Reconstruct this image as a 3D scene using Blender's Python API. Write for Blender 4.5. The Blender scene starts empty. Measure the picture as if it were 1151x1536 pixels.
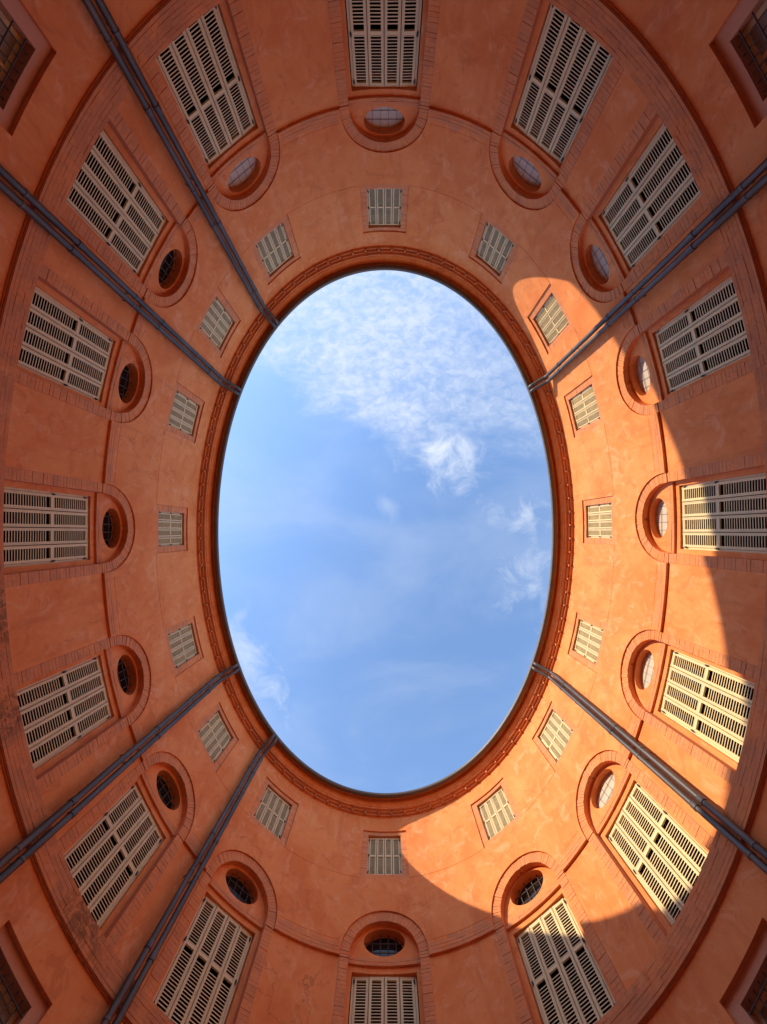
import bpy, bmesh, math, random
from mathutils import Vector, Matrix
from bisect import bisect_right
random.seed(7)
R = math.radians
sc = bpy.context.scene
col = sc.collection

# ------------------------------------------------------------------ camera, world, sun, exposure
cam_d = bpy.data.cameras.new('camera'); cam = bpy.data.objects.new('camera', cam_d); col.objects.link(cam)
cam.location = (0, 0, 0); cam.rotation_euler = (math.pi, 0, 0)      # lying on its back, looking straight up
cam_d.sensor_fit = 'VERTICAL'; cam_d.sensor_height = 36; cam_d.lens = 13.0
cam_d.shift_y = 29.5 / 1536; cam_d.shift_x = -2.5 / 1536
cam_d.clip_start = 0.05; cam_d.clip_end = 5000
sc.camera = cam

SUN_EL = 28.0
SUN_H = Vector((0.908, 0.418)).normalized()          # horizontal travel of the sunlight
SKY_STRENGTH = 0.15
SUN_STRENGTH = 2.0
EXPOSURE = 1.5

def N(nt, kind, **kw):
    n = nt.nodes.new(kind)
    for k, v in kw.items(): setattr(n, k, v)
    return n
def math_node(nt, op, a, b=None, clamp=False):
    n = N(nt, 'ShaderNodeMath', operation=op); n.use_clamp = clamp
    for i, v in enumerate((a, b)):
        if v is None: continue
        if isinstance(v, (int, float)): n.inputs[i].default_value = v
        else: nt.links.new(v, n.inputs[i])
    return n.outputs[0]
def ramp(nt, fac, lo, hi, smooth=True):
    n = N(nt, 'ShaderNodeMapRange'); n.interpolation_type = 'SMOOTHSTEP' if smooth else 'LINEAR'
    nt.links.new(fac, n.inputs['Value'])
    n.inputs['From Min'].default_value = lo; n.inputs['From Max'].default_value = hi
    return n.outputs[0]
def mixc(nt, fac, a, b, mode='MIX'):
    n = N(nt, 'ShaderNodeMix', data_type='RGBA', blend_type=mode)
    for sock, v in ((n.inputs[0], fac), (n.inputs[6], a), (n.inputs[7], b)):
        if isinstance(v, (int, float)): sock.default_value = v
        elif isinstance(v, tuple): sock.default_value = (*v, 1) if len(v) == 3 else v
        else: nt.links.new(v, sock)
    return n.outputs[2]
def noise(nt, vec, scale, detail=4, rough=0.55, dist=0.0):
    n = N(nt, 'ShaderNodeTexNoise'); n.inputs['Scale'].default_value = scale
    n.inputs['Detail'].default_value = detail; n.inputs['Roughness'].default_value = rough
    n.inputs['Distortion'].default_value = dist
    if vec is not None: nt.links.new(vec, n.inputs['Vector'])
    return n.outputs['Fac']
def mapping(nt, vec, loc=(0,0,0), rot=(0,0,0), scale=(1,1,1)):
    n = N(nt, 'ShaderNodeMapping'); n.inputs['Location'].default_value = loc
    n.inputs['Rotation'].default_value = rot; n.inputs['Scale'].default_value = scale
    nt.links.new(vec, n.inputs['Vector']); return n.outputs[0]

world = bpy.data.worlds.new('World'); sc.world = world; world.use_nodes = True
nt = world.node_tree; nt.nodes.clear()
out = N(nt, 'ShaderNodeOutputWorld'); bg = N(nt, 'ShaderNodeBackground')
bg.inputs['Strength'].default_value = SKY_STRENGTH
sky = N(nt, 'ShaderNodeTexSky', sky_type='NISHITA'); sky.sun_disc = False
sky.sun_elevation = R(SUN_EL); sky.sun_rotation = math.atan2(-SUN_H.x, -SUN_H.y)
sky.altitude = 10; sky.air_density = 1.0; sky.dust_density = 0.25; sky.ozone_density = 3.0
tc = N(nt, 'ShaderNodeTexCoord')
sep = N(nt, 'ShaderNodeSeparateXYZ'); nt.links.new(tc.outputs['Generated'], sep.inputs[0])
zc = math_node(nt, 'MAXIMUM', sep.outputs[2], 0.08)
U = math_node(nt, 'DIVIDE', sep.outputs[0], zc); V = math_node(nt, 'DIVIDE', sep.outputs[1], zc)
comb = N(nt, 'ShaderNodeCombineXYZ'); nt.links.new(U, comb.inputs[0]); nt.links.new(V, comb.inputs[1])
uv = comb.outputs[0]                                   # a point of the cloud layer overhead
# cirrocumulus sheet: mottled, torn along one diagonal, ending overhead
n1 = noise(nt, mapping(nt, uv, (3.1, 1.7, 0), (0, 0, R(-40)), (1.5, 3.6, 1)), 3.0, 5, 0.6, 0.5)
n2 = noise(nt, mapping(nt, uv, (0.4, 5.2, 0), (0, 0, R(30)), (1.0, 1.35, 1)), 32.0, 5, 0.62, 0.5)
n3 = noise(nt, mapping(nt, uv, (7.7, 2.2, 0), (0, 0, R(-45)), (1.2, 3.0, 1)), 4.0, 5, 0.6, 0.4)
edge = math_node(nt, 'ADD', math_node(nt, 'ADD', V, math_node(nt, 'MULTIPLY', math_node(nt, 'MAXIMUM', math_node(nt, 'MULTIPLY', U, -1.0), -0.06), 0.58)),
                 math_node(nt, 'MULTIPLY', math_node(nt, 'SUBTRACT', n3, 0.5), 0.34))
sheet = math_node(nt, 'SUBTRACT', 1.0, ramp(nt, edge, -0.37, -0.19))
mott = math_node(nt, 'ADD', math_node(nt, 'MULTIPLY', n1, 0.42), math_node(nt, 'MULTIPLY', n2, 0.58))
sheet = math_node(nt, 'MULTIPLY', sheet, math_node(nt, 'ADD', math_node(nt, 'MULTIPLY', ramp(nt, mott, 0.33, 0.70), 0.60), 0.20))
sheet = math_node(nt, 'MULTIPLY', sheet, math_node(nt, 'SUBTRACT', 1.0, math_node(nt, 'MULTIPLY', ramp(nt, U, 0.0, 0.42), 0.42)))
# thin veil over everything
n4 = noise(nt, mapping(nt, uv, (1.3, 9.2, 0), (0, 0, R(35)), (1.0, 1.8, 1)), 2.2, 5, 0.55, 0.4)
veil = math_node(nt, 'MULTIPLY', ramp(nt, n4, 0.38, 0.74), 0.17)
n5 = noise(nt, uv, 11.0, 6, 0.62, 0.6)
def puff(u, v, ru, rv, amt, rot=0.0):
    dx = math_node(nt, 'SUBTRACT', U, u); dy = math_node(nt, 'SUBTRACT', V, v)
    c, s = math.cos(rot), math.sin(rot)
    a = math_node(nt, 'ADD', math_node(nt, 'MULTIPLY', dx, c / ru), math_node(nt, 'MULTIPLY', dy, s / ru))
    b = math_node(nt, 'ADD', math_node(nt, 'MULTIPLY', dx, -s / rv), math_node(nt, 'MULTIPLY', dy, c / rv))
    r2 = math_node(nt, 'ADD', math_node(nt, 'MULTIPLY', a, a), math_node(nt, 'MULTIPLY', b, b))
    e = math_node(nt, 'SUBTRACT', math_node(nt, 'SUBTRACT', 1.0, math_node(nt, 'SQRT', r2)), math_node(nt, 'MULTIPLY', math_node(nt, 'SUBTRACT', 0.55, n5), 3.0))
    return math_node(nt, 'MULTIPLY', ramp(nt, e, -0.1, 1.4), amt)
cl = math_node(nt, 'MAXIMUM', sheet, veil)
for p in ((0.155, -0.21, 0.15, 0.13, 0.95, 0.5), (0.10, -0.27, 0.09, 0.06, 0.6, 0.9), (0.375, -0.045, 0.13, 0.09, 0.6, 0.1),
          (0.40, 0.11, 0.14, 0.15, 0.55, 0.4), (-0.36, 0.37, 0.10, 0.24, 0.55, -0.55), (0.0, -0.07, 0.06, 0.05, 0.25, 0.7), (0.04, 0.02, 0.10, 0.07, 0.25, 0.7)):
    cl = math_node(nt, 'MAXIMUM', cl, puff(*p))
CLOUD = (2.1, 2.28, 2.6)
skyc = mixc(nt, cl, sky.outputs[0], CLOUD)
nt.links.new(skyc, bg.inputs['Color']); nt.links.new(bg.outputs[0], out.inputs['Surface'])

sun_d = bpy.data.lights.new('sun', 'SUN'); sun = bpy.data.objects.new('sun', sun_d); col.objects.link(sun)
sun_d.energy = SUN_STRENGTH; sun_d.angle = R(0.53); sun_d.color = (1.0, 0.79, 0.55)
L = Vector((SUN_H.x, SUN_H.y, -math.tan(R(SUN_EL))))
sun.rotation_euler = L.to_track_quat('-Z', 'Y').to_euler(); sun.location = (-20, -14, 25)

sc.view_settings.view_transform = 'Standard'; sc.view_settings.look = 'None'
sc.view_settings.exposure = EXPOSURE; sc.view_settings.gamma = 1; sc.view_settings.use_curve_mapping = False
sc.cycles.max_bounces = 16; sc.cycles.diffuse_bounces = 12; sc.cycles.glossy_bounces = 6

# ------------------------------------------------------------------ materials
def mat(name, rough=0.85):
    m = bpy.data.materials.new(name); m.use_nodes = True
    nt = m.node_tree; b = nt.nodes['Principled BSDF']; b.inputs['Roughness'].default_value = rough
    b.inputs['Specular IOR Level'].default_value = 0.25
    return m, nt, b
def bump(nt, b, h, strength, dist):
    n = N(nt, 'ShaderNodeBump'); n.inputs['Strength'].default_value = strength; n.inputs['Distance'].default_value = dist
    nt.links.new(h, n.inputs['Height']); nt.links.new(n.outputs[0], b.inputs['Normal'])

PL_A, PL_B, PL_C = (0.81, 0.30, 0.098), (0.73, 0.225, 0.064), (0.84, 0.38, 0.15)
def plaster_color(nt, pos):
    c = mixc(nt, ramp(nt, noise(nt, pos, 1.3, 5, 0.6, 0.6), 0.35, 0.68), PL_A, PL_B)
    c = mixc(nt, math_node(nt, 'MULTIPLY', ramp(nt, noise(nt, mapping(nt, pos, (4, 7, 2), (0,0,0), (1,1,0.7)), 3.4, 6, 0.65, 0.8), 0.50, 0.74), 0.6), c, PL_C)
    c = mixc(nt, math_node(nt, 'MULTIPLY', ramp(nt, noise(nt, mapping(nt, pos, (1, 3, 9), (0,0,0), (2.2, 2.2, 0.25)), 2.2, 4, 0.6), 0.52, 0.75), 0.5), c, (0.58, 0.18, 0.065))
    c = mixc(nt, math_node(nt, 'MULTIPLY', ramp(nt, noise(nt, mapping(nt, pos, (11, 5, 3)), 2.3, 8, 0.72, 1.2), 0.53, 0.65), 0.6), c, (0.84, 0.40, 0.20))
    c = mixc(nt, math_node(nt, 'MULTIPLY', ramp(nt, noise(nt, mapping(nt, pos, (21, 15, 8)), 3.0, 7, 0.7, 1.0), 0.54, 0.66), 0.55), c, (0.60, 0.18, 0.06))
    c = mixc(nt, math_node(nt, 'MULTIPLY', ramp(nt, noise(nt, pos, 26, 5, 0.7), 0.6, 0.8), 0.25), c, (0.82, 0.45, 0.26))
    return c
def position(nt):
    return N(nt, 'ShaderNodeNewGeometry').outputs['Position']
m_plaster, nt, b = mat('plaster', 0.9)
pos = position(nt); c = plaster_color(nt, pos)
wob = N(nt, 'ShaderNodeTexNoise'); wob.inputs['Scale'].default_value = 2.5; wob.inputs['Detail'].default_value = 6; nt.links.new(pos, wob.inputs['Vector'])
add = N(nt, 'ShaderNodeVectorMath', operation='MULTIPLY_ADD'); nt.links.new(wob.outputs['Color'], add.inputs[0]); add.inputs[1].default_value = (0.7, 0.7, 0.7); nt.links.new(pos, add.inputs[2])
vo = N(nt, 'ShaderNodeTexVoronoi', feature='DISTANCE_TO_EDGE'); vo.inputs['Scale'].default_value = 0.55; nt.links.new(add.outputs[0], vo.inputs['Vector'])
crack = math_node(nt, 'MULTIPLY', math_node(nt, 'SUBTRACT', 1.0, ramp(nt, vo.outputs['Distance'], 0.002, 0.006)), ramp(nt, noise(nt, mapping(nt, pos, (3, 1, 6)), 0.9, 3, 0.5), 0.56, 0.66))
c = mixc(nt, math_node(nt, 'MULTIPLY', crack, 0.32), c, (0.22, 0.07, 0.03))
nt.links.new(c, b.inputs['Base Color'])
h = math_node(nt, 'ADD', math_node(nt, 'MULTIPLY', noise(nt, pos, 5, 4, 0.6), 1.0), math_node(nt, 'MULTIPLY', noise(nt, pos, 70, 4, 0.7), 0.12))
bump(nt, b, h, 0.35, 0.02)

def brick_mat(name, tint, stain=False):
    m, nt, b = mat(name, 0.9)
    geo = N(nt, 'ShaderNodeNewGeometry'); pos = geo.outputs['Position']; rnd = geo.outputs['Random Per Island']
    c = mixc(nt, rnd, tint, tuple(x * 0.84 for x in tint))
    c = mixc(nt, math_node(nt, 'MULTIPLY', ramp(nt, noise(nt, pos, 2.4, 5, 0.65, 0.5), 0.36, 0.64), 0.72), c, plaster_color(nt, pos))
    c = mixc(nt, math_node(nt, 'MULTIPLY', ramp(nt, noise(nt, pos, 19, 5, 0.7), 0.56, 0.74), 0.4), c, (0.72, 0.42, 0.26))
    if stain:      # dark lichen where water has run off the ledge
        f = None
        for (x, y, r) in stain:
            d = N(nt, 'ShaderNodeVectorMath', operation='DISTANCE'); nt.links.new(pos, d.inputs[0]); d.inputs[1].default_value = (x, y, 4.68)
            e = math_node(nt, 'SUBTRACT', 1.0, ramp(nt, d.outputs['Value'], r * 0.25, r))
            f = e if f is None else math_node(nt, 'MAXIMUM', f, e)
        f = math_node(nt, 'MULTIPLY', f, ramp(nt, noise(nt, pos, 9, 6, 0.75, 0.5), 0.40, 0.58))
        c = mixc(nt, math_node(nt, 'MULTIPLY', f, 0.62), c, (0.085, 0.06, 0.035))
    nt.links.new(c, b.inputs['Base Color'])
    bump(nt, b, noise(nt, pos, 45, 5, 0.7), 0.4, 0.008)
    return m
m_brick = brick_mat('brick', (0.67, 0.275, 0.125))
m_sband = brick_mat('string_brick', (0.61, 0.245, 0.11), [(-3.95, 5.05, 0.75), (-4.85, 1.05, 0.8), (-4.72, 2.3, 0.45)])
m_mortar, nt, b = mat('mortar', 0.95)
pos = position(nt); nt.links.new(mixc(nt, noise(nt, pos, 8, 4), (0.60, 0.23, 0.11), (0.50, 0.20, 0.11)), b.inputs['Base Color'])
m_dark, nt, b = mat('interior_dark', 0.95); b.inputs['Base Color'].default_value = (0.018, 0.013, 0.011, 1)
m_stone, nt, b = mat('rendered_trim', 0.9)
pos = position(nt); nt.links.new(mixc(nt, noise(nt, pos, 6, 6, 0.65), (0.55, 0.26, 0.15), (0.64, 0.34, 0.21)), b.inputs['Base Color'])
bump(nt, b, noise(nt, pos, 40, 5, 0.7), 0.3, 0.01)

m_shutter, nt, b = mat('shutter_paint', 0.55)
geo = N(nt, 'ShaderNodeNewGeometry'); pos = geo.outputs['Position']
oi = N(nt, 'ShaderNodeObjectInfo')
c = mixc(nt, oi.outputs['Random'], (0.83, 0.68, 0.36), (0.72, 0.59, 0.33))
c = mixc(nt, math_node(nt, 'MULTIPLY', geo.outputs['Random Per Island'], 0.35), c, (0.55, 0.46, 0.29))
c = mixc(nt, math_node(nt, 'MULTIPLY', ramp(nt, noise(nt, pos, 9, 6, 0.7), 0.5, 0.75), 0.5), c, (0.40, 0.35, 0.26))
nt.links.new(c, b.inputs['Base Color'])
m_iron, nt, b = mat('iron', 0.6); b.inputs['Base Color'].default_value = (0.09, 0.08, 0.075, 1); b.inputs['Metallic'].default_value = 0.3
m_hinge, nt, b = mat('hinge_metal', 0.6); b.inputs['Base Color'].default_value = (0.06, 0.05, 0.045, 1)
m_pale, nt, b = mat('milky_pane', 0.5)
pos = position(nt); nt.links.new(mixc(nt, noise(nt, pos, 5, 5, 0.6), (0.62, 0.56, 0.47), (0.50, 0.45, 0.39)), b.inputs['Base Color'])
b.inputs['Specular IOR Level'].default_value = 0.08
m_glass, nt, b = mat('dark_glass', 0.08)
b.inputs['Base Color'].default_value = (0.02, 0.017, 0.016, 1); b.inputs['Specular IOR Level'].default_value = 0.5
m_lowpane, nt, b = mat('pale_reflection_pane', 0.2); b.inputs['Base Color'].default_value = (0.32, 0.29, 0.28, 1)  # glass of the lower windows, its pale reflection put into the base colour
m_muntin, nt, b = mat('lead_muntin', 0.6); b.inputs['Base Color'].default_value = (0.22, 0.19, 0.17, 1)

m_pipe, nt, b = mat('painted_zinc', 0.45)
pos = position(nt)
nt.links.new(mixc(nt, ramp(nt, noise(nt, mapping(nt, pos, (0,0,0), (0,0,0), (3,3,0.5)), 3, 5, 0.65), 0.3, 0.75), (0.060, 0.052, 0.048), (0.125, 0.108, 0.098)), b.inputs['Base Color'])
b.inputs['Metallic'].default_value = 0.3; b.inputs['Specular IOR Level'].default_value = 0.4
m_gutter, nt, b = mat('gutter_zinc', 0.5)
pos = position(nt); nt.links.new(mixc(nt, noise(nt, pos, 4, 5, 0.65), (0.10, 0.085, 0.075), (0.18, 0.15, 0.13)), b.inputs['Base Color'])
b.inputs['Metallic'].default_value = 0.3
m_roof, nt, b = mat('roof_tile', 0.9)
pos = position(nt); nt.links.new(mixc(nt, noise(nt, pos, 3, 5, 0.65), (0.40, 0.17, 0.09), (0.27, 0.12, 0.07)), b.inputs['Base Color'])
m_pave, nt, b = mat('cobble_paving', 0.85)
pos = position(nt)
v = N(nt, 'ShaderNodeTexVoronoi'); v.inputs['Scale'].default_value = 9; nt.links.new(pos, v.inputs['Vector'])
nt.links.new(mixc(nt, ramp(nt, v.outputs['Distance'], 0.25, 0.6), (0.34, 0.30, 0.27), (0.20, 0.18, 0.16)), b.inputs['Base Color'])
bump(nt, b, math_node(nt, 'SUBTRACT', 1.0, v.outputs['Distance']), 0.6, 0.03)
m_ground, nt, b = mat('earth', 0.95); pos = position(nt)
nt.links.new(mixc(nt, noise(nt, pos, 0.8, 6, 0.6), (0.22, 0.20, 0.17), (0.15, 0.14, 0.12)), b.inputs['Base Color'])

# ------------------------------------------------------------------ the oval: arc length <-> plan
A, B, K = 5.0, 7.58, 0.013
def plan(t):
    k = 1 + K * math.sin(2 * t) ** 2
    return Vector((A * math.sin(t) * k, -B * math.cos(t) * k))
NT = 7200
TT = [2 * math.pi * i / NT for i in range(NT + 1)]
PP = [plan(t) for t in TT]
SS = [0.0]
for i in range(NT): SS.append(SS[-1] + (PP[i + 1] - PP[i]).length)
PERIM = SS[-1]
def t_of_s(S):
    S %= PERIM
    i = min(bisect_right(SS, S) - 1, NT - 1)
    return TT[i] + (TT[i + 1] - TT[i]) * (S - SS[i]) / (SS[i + 1] - SS[i])
def s_of_t(t):
    t %= 2 * math.pi
    f = t / (2 * math.pi) * NT; i = min(int(f), NT - 1)
    return SS[i] + (SS[i + 1] - SS[i]) * (f - i)
def frame(S):
    t = t_of_s(S); e = 1e-4
    T = (plan(t + e) - plan(t - e)).normalized()
    return plan(t), T, Vector((T.y, -T.x))
_fc = {}
def W(S, z, d):
    k = round(S % PERIM, 5)
    f = _fc.get(k)
    if f is None: f = _fc[k] = frame(S)
    p = f[0] + f[2] * d
    return (p.x, p.y, z)

VPX, VPY = 578.0, 797.0
def t_of_px(px, py): return math.atan2((px - VPX) / A, -(py - VPY) / B) % (2 * math.pi)
BAY_PX = [(577, 310), (742, 370), (827, 478), (882, 608), (900, 781), (881, 961), (828, 1097), (742, 1215),
          (577, 1285), (411, 1217), (327, 1101), (273, 969), (257, 793), (275, 619), (327, 485), (413, 372)]
BAYS = [s_of_t(t_of_px(*p)) for p in BAY_PX]
NB = len(BAYS)
LOW = {2, 6, 10, 14}                                    # bays whose lower windows the photo shows
FLOOR = -1.6
Z_LW0, Z_LW1, Z_LT1 = 2.35, 4.00, 4.11
Z_B0, Z_B1 = 4.51, 4.80                                 # string course
Z_W0, Z_W1 = 4.86, 6.47                                 # tall window opening
Z_SP, Z_SB = 6.56, 6.79                                 # spring line, top of the brick band
Z_PT = 7.46                                             # top of arch patch
Z_GR = 8.06
Z_SW0, Z_SW1, Z_ST = 8.20, 9.24, 9.345
Z_TOP = 9.80
H_ST, H_SO = 0.54, 0.395                                # small window: trim, opening
H_WO, H_RC, H_AR, H_PX = 0.546, 0.63, 0.80, 0.84         # tall window opening, recess, strip/arch, arch patch
H_LO, H_LT = 0.37, 0.53

def nearest_bay(S):
    best = None
    for i, b0 in enumerate(BAYS):
        s = (S - b0 + PERIM / 2) % PERIM - PERIM / 2
        if best is None or abs(s) < abs(best[1]): best = (i, s)
    return best
PLAST, DARK, MORT, TRIM = 0, 1, 2, 3
def cell(i, s, z):
    a = abs(s)
    if z < Z_B0:
        if i in LOW:
            if a < H_LO and Z_LW0 < z < Z_LW1: return 0.55, DARK
            if a < H_LT and Z_LW0 - 0.12 < z < Z_LT1: return 0.055, TRIM
        return 0.0, PLAST
    if z < Z_B1: return -0.037, MORT
    if z < Z_SP:
        if a < H_WO and Z_W0 < z < Z_W1: return 0.50, DARK
        if a < H_RC: return 0.165, PLAST
        if a < H_AR: return 0.044, MORT
        return 0.045, PLAST
    if z < Z_SB:
        if a < H_RC: return 0.135, None
        if a < H_PX: return 0.036, None
        return 0.003, PLAST
    if z < Z_PT:
        if a < H_PX: return 0.0, None
        return 0.0, PLAST
    if z < Z_GR: return 0.0, PLAST
    if a < H_ST and z < Z_ST:
        if a < H_SO and Z_SW0 < z < Z_SW1: return 0.35, DARK
        return 0.034, MORT
    return -0.004, PLAST

class MB:
    """collects faces into one mesh"""
    def __init__(self): self.v = []; self.f = []; self.m = []; self.key = {}
    def vert(self, p, k=None):
        if k is not None:
            i = self.key.get(k)
            if i is not None: return i
            self.key[k] = len(self.v)
        self.v.append(tuple(p)); return len(self.v) - 1
    def face(self, ids, m=0): self.f.append(tuple(ids)); self.m.append(m)
    def box(self, x0, x1, y0, y1, z0, z1, m=0, X=None):
        c = [(x, y, z) for z in (z0, z1) for y in (y0, y1) for x in (x0, x1)]
        if X: c = [X(Vector(p)) for p in c]
        b = len(self.v); self.v.extend(tuple(p) for p in c)
        for q in ((0, 2, 3, 1), (4, 5, 7, 6), (0, 1, 5, 4), (2, 6, 7, 3), (0, 4, 6, 2), (1, 3, 7, 5)): self.face([b + k for k in q], m)
    def brick(self, quad, S0, d0, d1, n=1):
        """a brick on the curved wall: quad of (s, z) corners, front depth d0, back depth d1"""
        b = len(self.v)
        for d in (d0, d1):
            for (s, z) in quad: self.v.append(W(S0 + s, z, d))
        self.face([b + k for k in (0, 1, 2, 3)])
        for k in range(4):
            j = (k + 1) % 4; self.face([b + k, b + 4 + k, b + 4 + j, b + j])
    def tube(self, pts, r, n=12, cap=True, m=0):
        rings = []
        P = [Vector(p) for p in pts]
        up = None
        for i, p in enumerate(P):
            if i == 0: t = P[1] - P[0]
            elif i == len(P) - 1: t = P[-1] - P[-2]
            else: t = (P[i + 1] - P[i]).normalized() + (P[i] - P[i - 1]).normalized()
            t.normalize()
            if up is None: up = t.orthogonal().normalized()
            up = (up - t * up.dot(t)).normalized(); w = t.cross(up)
            rr = r[i] if isinstance(r, (list, tuple)) else r
            b = len(self.v)
            for k in range(n):
                a = 2 * math.pi * k / n; self.v.append(tuple(p + (up * math.cos(a) + w * math.sin(a)) * rr))
            rings.append(b)
        for a, b in zip(rings, rings[1:]):
            for k in range(n): self.face([a + k, a + (k + 1) % n, b + (k + 1) % n, b + k], m)
        if cap: self.face([rings[0] + k for k in range(n)][::-1], m); self.face([rings[-1] + k for k in range(n)], m)
    def mesh(self, name, mats, smooth=None):
        me = bpy.data.meshes.new(name); me.from_pydata(self.v, [], self.f)
        for mm in (mats if isinstance(mats, (list, tuple)) else [mats]): me.materials.append(mm)
        me.polygons.foreach_set('material_index', self.m)
        me.update()
        bm = bmesh.new(); bm.from_mesh(me); bmesh.ops.recalc_face_normals(bm, faces=bm.faces); bm.to_mesh(me); bm.free()
        if smooth is not None:
            me.shade_smooth(); me.set_sharp_from_angle(angle=R(smooth))
        return me
def obj(name, me, parent=None, M=None, kind=None):
    o = bpy.data.objects.new(name, me); col.objects.link(o)
    if parent: o.parent = parent
    if M is not None: o.matrix_local = M
    if kind: o['kind'] = kind
    return o
def local(S, d=0.0, z=0.0):
    p, T, Nn = frame(S); p = p + Nn * d
    return Matrix(((T.x, -Nn.x, 0, p.x), (T.y, -Nn.y, 0, p.y), (0, 0, 1, z), (0, 0, 0, 1)))

# ------------------------------------------------------------------ ground
g = MB(); n = 64
g.v = [(1500 * math.cos(2 * math.pi * k / n), 1500 * math.sin(2 * math.pi * k / n), FLOOR - 0.05) for k in range(n)]; g.face(range(n))
o = obj('ground', g.mesh('ground', m_ground), kind='structure')
g = MB(); n = 160
g.v = [W(PERIM * k / n, FLOOR - 0.02, 0.02) for k in range(n)]; g.face(range(n))
o = obj('courtyard_paving', g.mesh('courtyard_paving', m_pave), kind='structure')

# ------------------------------------------------------------------ the building
house = bpy.data.objects.new('courtyard_building', None); col.objects.link(house)
house.empty_display_size = 0.5
house['label'] = 'orange plastered oval courtyard building with cream shutters, round arched niches and moulded cornice'
house['category'] = 'building'

# wall: rectilinear depth field wrapped round the oval
zs = [FLOOR - 0.1, 1.0, Z_LW0 - 0.12, Z_LW0, Z_LW1, Z_LT1, Z_B0, Z_B1, Z_W0, Z_W1, Z_SP, Z_SB, Z_PT, Z_GR, Z_SW0, Z_SW1, Z_ST, Z_TOP, 10.25]
sb = set()
for b0 in BAYS:
    for hh in (H_SO, H_ST, H_WO, H_RC, H_AR, H_PX, H_LO, H_LT, 0.0, 0.2):
        for sg in (-1, 1): sb.add(round((b0 + sg * hh) % PERIM, 5))
sb = sorted(sb); cols_s = []
for a, b in zip(sb, sb[1:] + [sb[0] + PERIM]):
    k = max(1, math.ceil((b - a) / 0.11))
    cols_s += [a + (b - a) * j / k for j in range(k)]
NC = len(cols_s); wall = MB()
def wv(ci, z, d):
    S = cols_s[ci % NC]
    return wall.vert(W(S, z, d), (ci % NC, round(z, 4), round(d, 4)))
grid = []
for ci in range(NC):
    s1 = cols_s[(ci + 1) % NC] + (PERIM if ci == NC - 1 else 0)
    i, s = nearest_bay((cols_s[ci] + s1) / 2)
    grid.append([cell(i, s, (a + b) / 2) for a, b in zip(zs, zs[1:])])
for ci in range(NC):
    cn = (ci + 1) % NC
    for r in range(len(zs) - 1):
        d, m = grid[ci][r]; z0, z1 = zs[r], zs[r + 1]
        if m is not None: wall.face([wv(ci, z0, d), wv(ci + 1, z0, d), wv(ci + 1, z1, d), wv(ci, z1, d)], m)
        d2, m2 = grid[cn][r]
        if m is not None and m2 is not None and abs(d - d2) > 1e-6:
            wall.face([wv(cn, z0, d), wv(cn, z1, d), wv(cn, z1, d2), wv(cn, z0, d2)], m if d < d2 else m2)
        if r + 1 < len(zs) - 1:
            d3, m3 = grid[ci][r + 1]
            if abs(d - d3) > 1e-6 and not (m is None and True):
                if m3 is None and r >= 10 and zs[r + 1] != Z_SP: continue
                mm = m if d < d3 else (m3 if m3 is not None else PLAST)
                wall.face([wv(ci, z1, d), wv(ci + 1, z1, d), wv(ci + 1, z1, d3), wv(ci, z1, d3)], mm)

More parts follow.
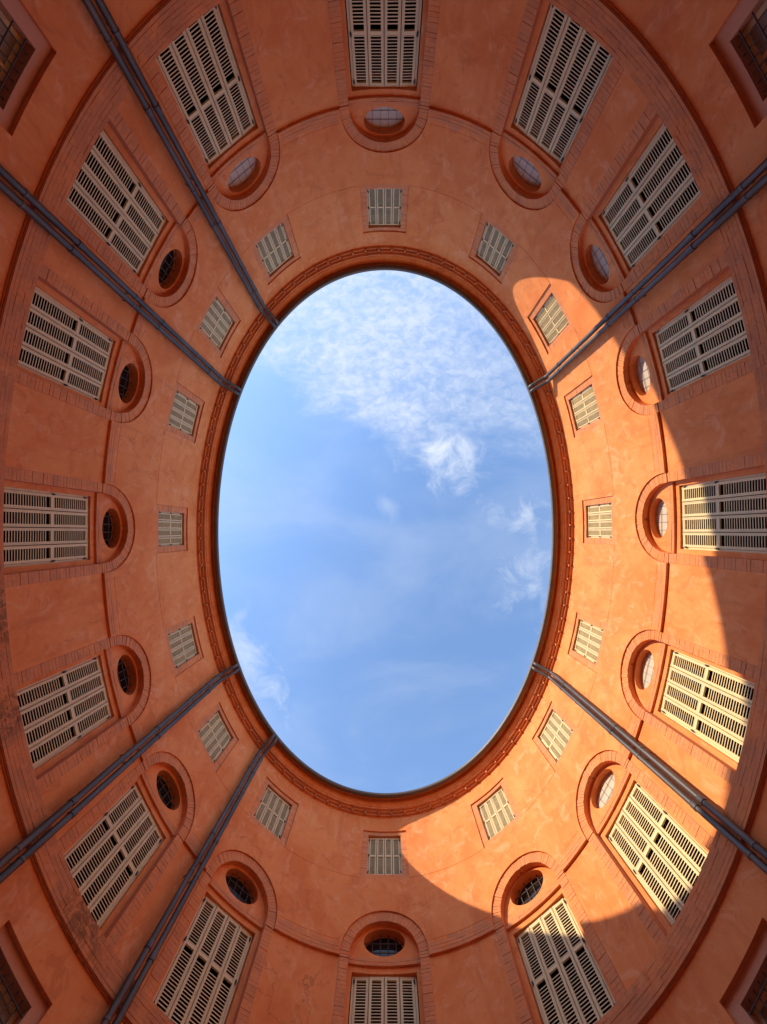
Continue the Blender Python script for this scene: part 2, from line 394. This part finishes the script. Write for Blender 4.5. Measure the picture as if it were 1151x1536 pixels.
# the arched niches with their oculi, set into the same wall surface
ZC = Z_SP + 0.04; RO, RI = 0.80, 0.625
OZ, OA, OB = 6.945, 0.375, 0.232
D_RING, D_NICHE = 0.036, 0.135
def outer_rect(ph):
    c, s = math.cos(ph), math.sin(ph)
    k = min(H_PX / abs(c) if abs(c) > 1e-6 else 9, (Z_PT - ZC) / s if s > 1e-6 else 9)
    return (k * c, ZC + k * s)
for bi, b0 in enumerate(BAYS):
    n = 56
    phs = sorted(set([math.pi * k / n for k in range(n + 1)] + [math.atan2(Z_PT - ZC, H_PX), math.pi - math.atan2(Z_PT - ZC, H_PX)]))
    def V_(s, z, d): return wall.vert(W(b0 + s, z, d), ('n', bi, round(s, 4), round(z, 4), round(d, 4)))
    def strip(pa, da, pb, db, m=PLAST):
        for (a, b), (c, e) in zip(zip(pa, pa[1:]), zip(pb, pb[1:])):
            wall.face([V_(*a, da), V_(*b, da), V_(*e, db), V_(*c, db)], m)
    rect = [(H_PX, Z_SP)] + [outer_rect(p) for p in phs] + [(-H_PX, Z_SP)]
    arco = [(RO, Z_SP)] + [(RO * math.cos(p), ZC + RO * math.sin(p)) for p in phs] + [(-RO, Z_SP)]
    arci = [(RI, Z_SP)] + [(RI * math.cos(p), ZC + RI * math.sin(p)) for p in phs] + [(-RI, Z_SP)]
    strip(rect, 0.0, arco, 0.0)
    strip(arco, 0.0, arco, D_RING)
    strip(arco, D_RING, arci, D_RING, MORT)
    strip(arci, D_RING, arci, D_NICHE)
    # closing piece under the small ears of wall between arch and band
    for sg in (-1, 1):
        wall.face([V_(sg * RO, Z_SP, 0.0), V_(sg * H_PX, Z_SP, 0.0), V_(sg * H_PX, Z_SP, 0.07), V_(sg * RO, Z_SP, 0.07)])
    # niche face with its oval hole
    ell, bnd = [], []
    m_ = 72
    angs = sorted([2 * math.pi * k / m_ for k in range(m_)] + [math.atan2(Z_SP - OZ, sg * RI) % (2 * math.pi) for sg in (-1, 1)])
    for th in angs:
        c, s = math.cos(th), math.sin(th)
        q = 1 / math.sqrt((c / OA) ** 2 + (s / OB) ** 2); ell.append((q * c, OZ + q * s))
        cand = []
        bb = s * (OZ - ZC); cc = (OZ - ZC) ** 2 - RI ** 2; kk = -bb + math.sqrt(bb * bb - cc)
        if OZ + kk * s >= ZC: cand.append(kk)
        if abs(c) > 1e-6: cand.append(RI / abs(c))
        if s < -1e-6: cand.append((Z_SP - OZ) / s)
        kk = min(cand); bnd.append((kk * c, OZ + kk * s))
    ell.append(ell[0]); bnd.append(bnd[0])
    strip(bnd, D_NICHE, ell, D_NICHE)
    strip(ell, D_NICHE, ell, 0.50)
    for j in range(len(ell) - 1): wall.face([V_(*ell[j], 0.50), V_(*ell[j + 1], 0.50), V_(0, OZ, 0.50)], DARK)
obj('wall', wall.mesh('wall', [m_plaster, m_dark, m_mortar, m_stone], 35), house)

# roof ring, outer wall
rf = MB(); n = 128
prof = [(-0.385, 10.10), (-0.38, 10.14), (6.0, 11.6), (6.2, 11.55), (6.2, FLOOR - 0.1)]
ids = [[rf.vert(W(PERIM * k / n, z, d)) for (d, z) in prof] for k in range(n)]
for k in range(n):
    for j in range(len(prof) - 1):
        rf.face([ids[k][j], ids[(k + 1) % n][j], ids[(k + 1) % n][j + 1], ids[k][j + 1]], 0 if j < 3 else 1)
obj('roof', rf.mesh('roof', [m_roof, m_plaster], 35), house)

# the taller hall behind the oval, out of sight from below; its roof shades the opposite wall
up = MB(); q0, q1, n = R(274), R(344), 35; ids = []
for k in range(n + 1):
    t = q0 + (q1 - q0) * k / n; S = s_of_t(t); dg = math.degrees(t)
    f = max(-0.9, min(1.1, (dg - 276) / 24, (339 - dg) / 17)); zt = 11.86 + f
    ids.append([up.vert(W(S, z, d)) for (d, z) in ((3.0, 10.6), (3.0, zt), (5.6, zt + 0.2), (5.6, 10.9))])
for a, b in zip(ids, ids[1:]):
    for j in range(3): up.face([a[j], b[j], b[j + 1], a[j + 1]])
for e in (ids[0], ids[-1]): up.face(e)
obj('upper_storey', up.mesh('upper_storey', [m_plaster]), house)
# cornice: swept mouldings, gutter
def sweep(prof, mats, name, parent, n=360, smooth=40, closed=False):
    m = MB(); ids = [[m.vert(W(PERIM * k / n, z, -p)) for (p, z) in prof] for k in range(n)]
    for k in range(n):
        for j in range(len(prof) - (0 if closed else 1)):
            jj = (j + 1) % len(prof)
            m.face([ids[k][j], ids[(k + 1) % n][j], ids[(k + 1) % n][jj], ids[k][jj]])
    return obj(name, m.mesh(name, mats, smooth), parent)
cyma = [(0.188 + 0.066 * k / 8, 9.905 + 0.065 * (0.5 - 0.5 * math.cos(math.pi * k / 8))) for k in range(9)]
cornice = sweep([(-0.02, 9.775), (0.012, 9.775), (0.012, 9.835), (0.10, 9.875), (0.182, 9.89), (0.188, 9.905)] + cyma[1:] +
                [(0.254, 9.982), (0.262, 9.984), (0.262, 10.09), (0.36, 10.10), (0.36, 10.14)], m_plaster, 'cornice', house, smooth=30)
NBR = 112
pitch = PERIM / NBR
for k in range(NBR):
    S = pitch * k
    j = random.uniform
    me = MB(); hw = pitch / 2 - 0.013
    def curved(m, s0, s1, p0, p1, z0, z1, skew=0.0):
        b = len(m.v)
        for z in (z0, z1):
            for p in (p0, p1):
                for s in (s0, s1): m.v.append(W(S + s + skew * (p - p0) / max(p1 - p0, 1e-6), z, -p))
        for q in ((0, 2, 3, 1), (4, 5, 7, 6), (0, 1, 5, 4), (2, 6, 7, 3), (0, 4, 6, 2), (1, 3, 7, 5)): m.face([b + x for x in q])
    dz = j(-0.004, 0.004)
    curved(me, -hw, hw, 0.008, 0.062 + j(-.003, .003), 9.793 + dz, 9.88)
    obj('brick', me.mesh('brick', m_brick), cornice)
    me = MB(); dz = j(-0.004, 0.004)
    curved(me, -hw + 0.012, hw - 0.006, 0.070, 0.122, 9.835 + dz, 9.91, 0.03)
    curved(me, -hw + 0.047, hw + 0.024, 0.130, 0.180, 9.868 + dz, 9.93, 0.03)
    curved(me, -hw - 0.034, -hw + 0.014, 0.058, 0.108, 9.785 + dz, 9.88)
    obj('dentil', me.mesh('dentil', m_brick), cornice)
# half-round gutter with its lip
gp = [(0.398 + 0.058 * math.sin(a), 10.055 - 0.058 * math.cos(a)) for a in [math.pi * (-0.5 + k / 10) for k in range(11)]]
gut = [(0.332, 10.10), (0.34, 10.06)] + gp[1:] + [(0.458, 10.058), (0.458, 10.075), (0.444, 10.075)] + [(0.40 + 0.044 * math.sin(a), 10.055 - 0.044 * math.cos(a)) for a in [math.pi * (0.5 - k / 10) for k in range(11)]] + [(0.352, 10.10)]
gutter = sweep(gut, m_gutter, 'gutter', house, smooth=40)
for k in range(40):                                     # gutter brackets
    S = PERIM * (k + 0.5) / 40; m = MB()
    pts = [W(S, q[1] - 0.004, -q[0] - 0.001) for q in gp]
    for a, b in zip(gp, gp[1:]):
        def pt(q, off, e): return W(S + e, q[1] - off, -q[0] - (off if q[0] > 0.4 else -off))
        i0 = len(m.v)
        for e in (-0.015, 0.015):
            for q in (a, b): m.v.append(pt(q, 0.005, e))
        m.face([i0, i0 + 1, i0 + 3, i0 + 2])
    obj('bracket', m.mesh('bracket', m_gutter), gutter)

# brick trims, one mesh for each strip, arch or band (single bricks are only a few pixels)
def jit(a): return random.uniform(-a, a)
G = 0.0024
for bi, b0 in enumerate(BAYS):
    arch = MB(); nb = 44                                # arch of bricks on edge
    for k in range(nb):
        a0 = math.pi * k / nb + G / RO; a1 = math.pi * (k + 1) / nb - G / RO
        d0 = 0.026 + jit(0.004); r1 = RO - 0.004 + jit(0.003); r0 = RI + 0.002 + jit(0.003)
        q = [(r0 * math.cos(a0), ZC + r0 * math.sin(a0)), (r1 * math.cos(a0), ZC + r1 * math.sin(a0)), (r1 * math.cos(a1), ZC + r1 * math.sin(a1)), (r0 * math.cos(a1), ZC + r0 * math.sin(a1))]
        arch.brick(q, b0, d0, 0.07)
    for sg in (-1, 1):
        q = [(sg * RI, Z_SP - 0.002), (sg * (RO - 0.003), Z_SP - 0.002), (sg * (RO - 0.003), ZC - G), (sg * RI, ZC - G)]
        arch.brick(q, b0, 0.027 + jit(0.003), 0.075)
    obj('archivolt', arch.mesh('archivolt', m_brick), house, kind='stuff')
    for sg in (-1, 1):                                  # upright strips beside the tall windows
        st = MB(); z = Z_B1 + 0.004; row = 0; hh = 0.0555
        while z < Z_SP - 0.01:
            z1 = min(z + hh, Z_SP - 0.004); d = 0.036 + jit(0.0025)
            cuts = [H_RC + 0.002, H_AR - 0.003] if row % 2 == 0 else [H_RC + 0.002, (H_RC + H_AR) / 2 + jit(0.02), H_AR - 0.003]
            for c0, c1 in zip(cuts, cuts[1:]):
                e0, e1 = c0 + jit(0.002), c1 - G + jit(0.002)
                st.brick([(sg * e0, z + G / 2), (sg * e1, z + G / 2), (sg * e1, z1 - G / 2), (sg * e0, z1 - G / 2)], b0, d + jit(0.0015), 0.17 if c0 < H_RC + 0.01 else 0.08)
            z = z1 + 0.001; row += 1
        obj('jamb_strip', st.mesh('jamb_strip', m_brick), house, kind='stuff')
    li = MB()                                           # brick sill band of the niche
    for row in range(2):
        z0 = Z_SP + 0.002 + row * 0.06; x = -RI + 0.004 - (0.12 if row else 0)
        while x < RI:
            x1 = x + 0.24; a, b = max(x, -RI + 0.004), min(x1 - 2 * G, RI - 0.004)
            if b - a > 0.03: li.brick([(a, z0), (b, z0), (b, z0 + 0.055), (a, z0 + 0.055)], b0, 0.127 + jit(0.003), 0.15)
            x = x1
    obj('niche_sill', li.mesh('niche_sill', m_brick), house, kind='stuff')
    s_next = (BAYS[(bi + 1) % NB] - b0) % PERIM         # brick band from this arch to the next
    bd = MB(); x0, x1 = RO + 0.006, s_next - RO - 0.006
    for row in range(4):
        z0 = Z_SP + 0.001 + row * 0.0575; x = x0 - (0.13 if row % 2 else 0)
        while x < x1:
            w = 0.255 + jit(0.01); a, b = max(x, x0), min(x + w - 2 * G, x1)
            if b - a > 0.03 and not (row == 3 and random.random() < 0.5):
                dd = 0.0 + jit(0.0015) if row < 3 else 0.0035
                bd.brick([(a, z0), (b, z0), (b, z0 + 0.053), (a, z0 + 0.053)], b0, dd, 0.07)
            x += w
    obj('spring_band', bd.mesh('spring_band', m_brick), house, kind='stuff')
    su = MB(); d = 0.026                                # flat surround of the small window
    def run(x0, x1, z0, z1, horiz):
        x, e = (x0, x1) if horiz else (z0, z1)
        while x < e - 0.02:
            w = 0.125 if horiz else 0.062
            y = min(x + w, e)
            dd = d + jit(0.0025)
            q = [(x, z0), (y - G, z0), (y - G, z1), (x, z1)] if horiz else [(x0, x), (x1, x), (x1, y - G), (x0, y - G)]
            su.brick(q, b0, dd, 0.12); x = y
    run(-H_ST + 0.003, H_ST - 0.003, Z_SW1 + 0.002, Z_ST - 0.004, True)
    run(-H_ST + 0.003, H_ST - 0.003, Z_GR + 0.003, Z_SW0 - 0.002, True)
    for sg in (-1, 1): run(*sorted((sg * (H_SO + 0.002), sg * (H_ST - 0.003))), Z_SW0, Z_SW1, False)
    obj('window_surround', su.mesh('window_surround', m_brick), house, kind='stuff')
sc_ = MB(); hrow = (Z_B1 - Z_B0 - 0.05) / 5             # string course under the tall windows
for row in range(5):
    x = 0.13 * (row % 2)
    while x < PERIM + 0.13 * (row % 2) - 0.05:
        w = (0.25 if random.random() < 0.7 else 0.125) + jit(0.012); z0 = Z_B0 + 0.05 + row * hrow
        e = min(x + w, PERIM + 0.13 * (row % 2))
        sc_.brick([(x, z0), (e - G, z0), (e - G, z0 + hrow - G), (x, z0 + hrow - G)], 0.0, -0.045 + jit(0.0025), -0.02); x = e
obj('string_course', sc_.mesh('string_course', m_sband), house, kind='stuff')
sweep([(0.0, Z_B0 - 0.012), (0.018, Z_B0 - 0.012), (0.02, Z_B0 + 0.006), (0.047, Z_B0 + 0.008), (0.047, Z_B0 + 0.044), (0.03, Z_B0 + 0.05)], m_sband, 'string_moulding', house, n=300)

# ------------------------------------------------------------------ shuttered windows
def shutter_set(hw, z0, z1, zmid, pitch, stile, rail, blade, thick):
    fr = MB()
    f = 0.034
    fr.box(-hw - f, -hw, -0.02, 0.008, z0, z1); fr.box(hw, hw + f, -0.02, 0.008, z0, z1); fr.box(-hw - f, hw + f, -0.02, 0.0075, z1, z1 + f * 0.55)
    fr.box(-hw - f, hw + f, -0.02, 0.0075, z0 - 0.02, z0)
    lw = 2 * hw / 4; leaf = MB(); t = 0.018
    a, b = 0.006, lw - 0.006
    leaf.box(a, stile, -t, t, z0, z1); leaf.box(lw - stile, b, -t, t, z0, z1)
    leaf.box(stile, lw - stile, -t + .003, t - .003, z0, z0 + rail * 1.2); leaf.box(stile, lw - stile, -t + .003, t - .003, z1 - rail, z1)
    leaf.box(stile, lw - stile, -t + .003, t - .003, zmid - rail * 0.5, zmid + rail * 0.5)
    for e in (a + 0.007, b - 0.015): leaf.box(e, e + 0.008, t - 0.001, t + 0.006, z0 + 0.01, z1 - 0.01)          # beads
    sl = MB()
    for (q0, q1) in ((z0 + rail * 1.2, zmid - rail * 0.5), (zmid + rail * 0.5, z1 - rail)):
        z = q0 + pitch * 0.55
        while z < q1 - pitch * 0.9:
            c, s = math.cos(R(40)), math.sin(R(40))
            def X(p, z=z): return Vector((p.x, p.y * c, z - p.y * s + p.z))
            sl.box(stile - 0.002, lw - stile + 0.002, -blade / 2, blade / 2, -thick / 2, thick / 2, 0, X); z += pitch
    hg = MB(); hg.box(-0.016, 0.016, 0.015, 0.026, -0.022, 0.022); hg.tube([(0, 0.026, -0.03), (0, 0.026, 0.03)], 0.008, 6)
    return (fr.mesh('shutter_window', m_shutter), leaf.mesh('shutter_leaf', m_shutter), sl.mesh('louvre_slats', m_shutter), hg.mesh('hinge', m_hinge), hw, z0, z1, zmid, lw)
TALL = shutter_set(0.524, Z_W0 + 0.02, Z_W1 - 0.018, 5.765, 0.0395, 0.049, 0.046, 0.040, 0.011)
SMALL = shutter_set(0.372, Z_SW0 + 0.02, Z_SW1 - 0.014, 8.725, 0.0265, 0.037, 0.034, 0.032, 0.009)
def place_shutters(kit, S, d):
    fr, leaf, sl, hg, hw, z0, z1, zm, lw = kit
    w = obj('shutter_window', fr, house, local(S, d))
    for k in range(4):
        a = random.gauss(0, 0.35); y = jit(0.0015)
        M = Matrix.Translation((-hw + lw * k, y, 0)) @ Matrix.Translation((lw / 2, 0, 0)) @ Matrix.Rotation(R(a), 4, 'Z') @ Matrix.Scale(-1 if k % 2 else 1, 4, (1, 0, 0)) @ Matrix.Translation((-lw / 2, 0, 0))
        obj('shutter_leaf', leaf, w, M); obj('louvre_slats', sl, w, M, kind='stuff')
    for sg in (-1, 1):
        for z in (z0 + 0.09, zm + 0.01, z1 - 0.07): obj('hinge', hg, w, Matrix.Translation((sg * (hw - 0.004), 0, z)))
for b0 in BAYS:
    place_shutters(TALL, b0, 0.205)
    place_shutters(SMALL, b0, 0.085)

# ------------------------------------------------------------------ oculi: milky panes or open iron grilles
def oval(m, a, b, y, n=48):
    c = len(m.v); m.v.append((0, y, 0))
    for k in range(n): m.v.append((a * math.cos(2 * math.pi * k / n), y, b * math.sin(2 * math.pi * k / n)))
    for k in range(n): m.face([c, c + 1 + k, c + 1 + (k + 1) % n])
PALE = {0, 1, 2, 3, 4, 5, 6, 15}; GLASS = set(range(16)) - PALE
def ring(a, b, w, y0, y1, n=48):
    m = MB(); ids = []
    for k in range(n):
        c, s = math.cos(2 * math.pi * k / n), math.sin(2 * math.pi * k / n)
        ids.append([m.vert(p) for p in ((a * c, y0, b * s), ((a - w) * c, y0, (b - w) * s), ((a - w) * c, y1, (b - w) * s), (a * c, y1, b * s))])
    for k in range(n):
        q, r = ids[k], ids[(k + 1) % n]
        for j in range(4): m.face([q[j], q[(j + 1) % 4], r[(j + 1) % 4], r[j]])
    return m
ring_pale = ring(OA + 0.004, OB + 0.004, 0.016, -0.02, 0.012).mesh('oculus_window', m_stone, 30)
pm = MB(); oval(pm, OA, OB, 0.0); pane_pale = pm.mesh('pane', m_pale); pane_glass = pm.mesh('pane', m_glass)
def bar_mesh(name, L_, r, mt, vert):
    m = MB(); m.tube([(0, 0, -L_), (0, 0, L_)] if vert else [(-L_, 0, 0), (L_, 0, 0)], r, 6); return m.mesh(name, mt)
for bi, b0 in enumerate(BAYS):
    pale = bi in PALE
    dd = 0.255 if pale else (0.30 if bi in GLASS else 0.27)
    w = obj('oculus_window', ring_pale, house, local(b0, dd, OZ))
    if pale: obj('pane', pane_pale, w)
    elif bi in GLASS: obj('pane', pane_glass, w)
    xs = [-0.225, -0.075, 0.075, 0.225]; zz = [-0.075, 0.075]
    mt = m_muntin if pale else m_iron; rr = 0.0038 if pale else 0.009; y = 0.006 if pale else 0.045
    for x in xs:
        L_ = OB * math.sqrt(1 - (x / OA) ** 2) + 0.004
        obj('glazing_bar' if pale else 'grille_bar', bar_mesh('bar', L_, rr, mt, True), w, Matrix.Translation((x, y, 0)))
    for z in zz:
        L_ = OA * math.sqrt(1 - (z / OB) ** 2) + 0.004
        obj('glazing_bar' if pale else 'grille_bar', bar_mesh('bar', L_, rr, mt, False), w, Matrix.Translation((0, y + 0.006, z)))

# ------------------------------------------------------------------ barred windows of the floor below
vb = bar_mesh('bar', (Z_LW1 - Z_LW0) / 2, 0.007, m_iron, True); hb = bar_mesh('bar', H_LO + 0.01, 0.007, m_iron, False)
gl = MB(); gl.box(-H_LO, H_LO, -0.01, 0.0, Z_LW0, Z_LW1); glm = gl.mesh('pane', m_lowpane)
fm = MB()
for (x0, x1, z0, z1) in ((-H_LO - .01, -H_LO + .05, Z_LW0, Z_LW1), (H_LO - .05, H_LO + .01, Z_LW0, Z_LW1), (-0.03, 0.03, Z_LW0, Z_LW1 - .05), (-H_LO, H_LO, Z_LW1 - .05, Z_LW1 + .01), (-H_LO, H_LO, Z_LW0 - .01, Z_LW0 + .05)):
    fm.box(x0, x1, -0.03, 0.012 + 0.001 * random.random(), z0, z1)
fmm = fm.mesh('barred_window', m_shutter)
for bi in sorted(LOW):
    w = obj('barred_window', fmm, house, local(BAYS[bi], 0.20))
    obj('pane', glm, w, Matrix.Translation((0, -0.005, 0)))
    for x in (-0.27, -0.16, -0.05, 0.06, 0.17, 0.28): obj('grille_bar', vb, w, Matrix.Translation((x, 0.10, (Z_LW0 + Z_LW1) / 2)))
    z = Z_LW1 - 0.07
    while z > Z_LW0: obj('grille_bar', hb, w, Matrix.Translation((0, 0.115, z))); z -= 0.14

# ------------------------------------------------------------------ downpipes, hung in pairs on the wall
PIPES = [((395, 470), 'grey downpipe nearer the dark grilled oval window, pair meeting gutter beside mottled white cloud',
          'grey downpipe nearer the pale glazed oval window, pair meeting gutter beside mottled white cloud'),
         ((335, 577), 'shaded grey downpipe at plain blue sky, side away from the cloud-side pipe pair',
          'shaded grey downpipe at plain blue sky, side facing the cloud-side pipe pair'),
         ((820, 572), 'grey downpipe beside the rounded tip of the sunlit patch, nearer that tip',
          'grey downpipe beside the rounded tip of the sunlit patch, farther from that tip'),
         ((335, 1008), 'shaded grey downpipe meeting gutter beside faint cloud wisp, nearer the next pipe pair',
          'shaded grey downpipe meeting gutter beside faint cloud wisp, farther from the next pipe pair'),
         ((399, 1112), 'shaded grey downpipe below the cloud wisp, side nearer the half sunlit small shutters',
          'shaded grey downpipe below the cloud wisp, side away from the half sunlit small shutters'),
         ((822, 1005), 'pale sunlit grey downpipe on bright orange wall, side away from dark grilled oval windows',
          'pale sunlit grey downpipe on bright orange wall, side nearer dark grilled oval windows')]
P_IN = 0.125
for k, (px, lab0, lab1) in enumerate(PIPES):
    S0 = s_of_t(t_of_px(*px))
    for sg in (-1, 1):
        s = S0 + sg * 0.066
        p, T, Nn = frame(s)
        root = bpy.data.objects.new('downpipe', None); col.objects.link(root)
        root.location = W(s, FLOOR - 0.02, -P_IN); root.empty_display_size = 0.2
        root['label'] = lab0 if sg < 0 else lab1; root['category'] = 'downpipe'; root['group'] = 'downpipes on the courtyard wall'
        inv = Matrix.Translation(-Vector(root.location))
        def P(pin, z): return inv @ Vector(W(s, z, -pin))
        m = MB(); r = 0.046
        pts = [P(P_IN, FLOOR - 0.02), P(P_IN, 3.0), P(P_IN, 9.52)]
        for q in range(1, 6): pts.append(P(P_IN + 0.05 * (q / 5) ** 2, 9.52 + 0.10 * q / 5))
        pts += [P(0.365, 9.88), P(0.388, 9.905), P(0.40, 9.94), P(0.40, 10.02)]
        m.tube(pts, r, 14); obj('pipe', m.mesh('pipe', m_pipe, 40), root)
        for z in (1.2, 3.35 + sg * 0.02, 5.05 + sg * 0.03, 6.95 + sg * 0.03, 8.9 + sg * 0.02):
            c = MB(); c.tube([P(P_IN, z - 0.05), P(P_IN, z - 0.045), P(P_IN, z + 0.03), P(P_IN, z + 0.05)], [r + 0.002, r + 0.008, r + 0.008, r + 0.002], 14)
            obj('collar', c.mesh('collar', m_pipe, 40), root)
        for z in (0.4, 2.6, 4.3, 6.2, 8.2, 9.38):
            c = MB(); c.tube([P(P_IN, z - 0.014), P(P_IN, z + 0.014)], r + 0.005, 14)
            i0 = P(P_IN - r + 0.01, z); i1 = P(-0.07 if 4.8 < z < 6.5 else -0.02, z); c.tube([i0, i1], 0.009, 6)
            obj('clamp', c.mesh('clamp', m_gutter, 40), root)
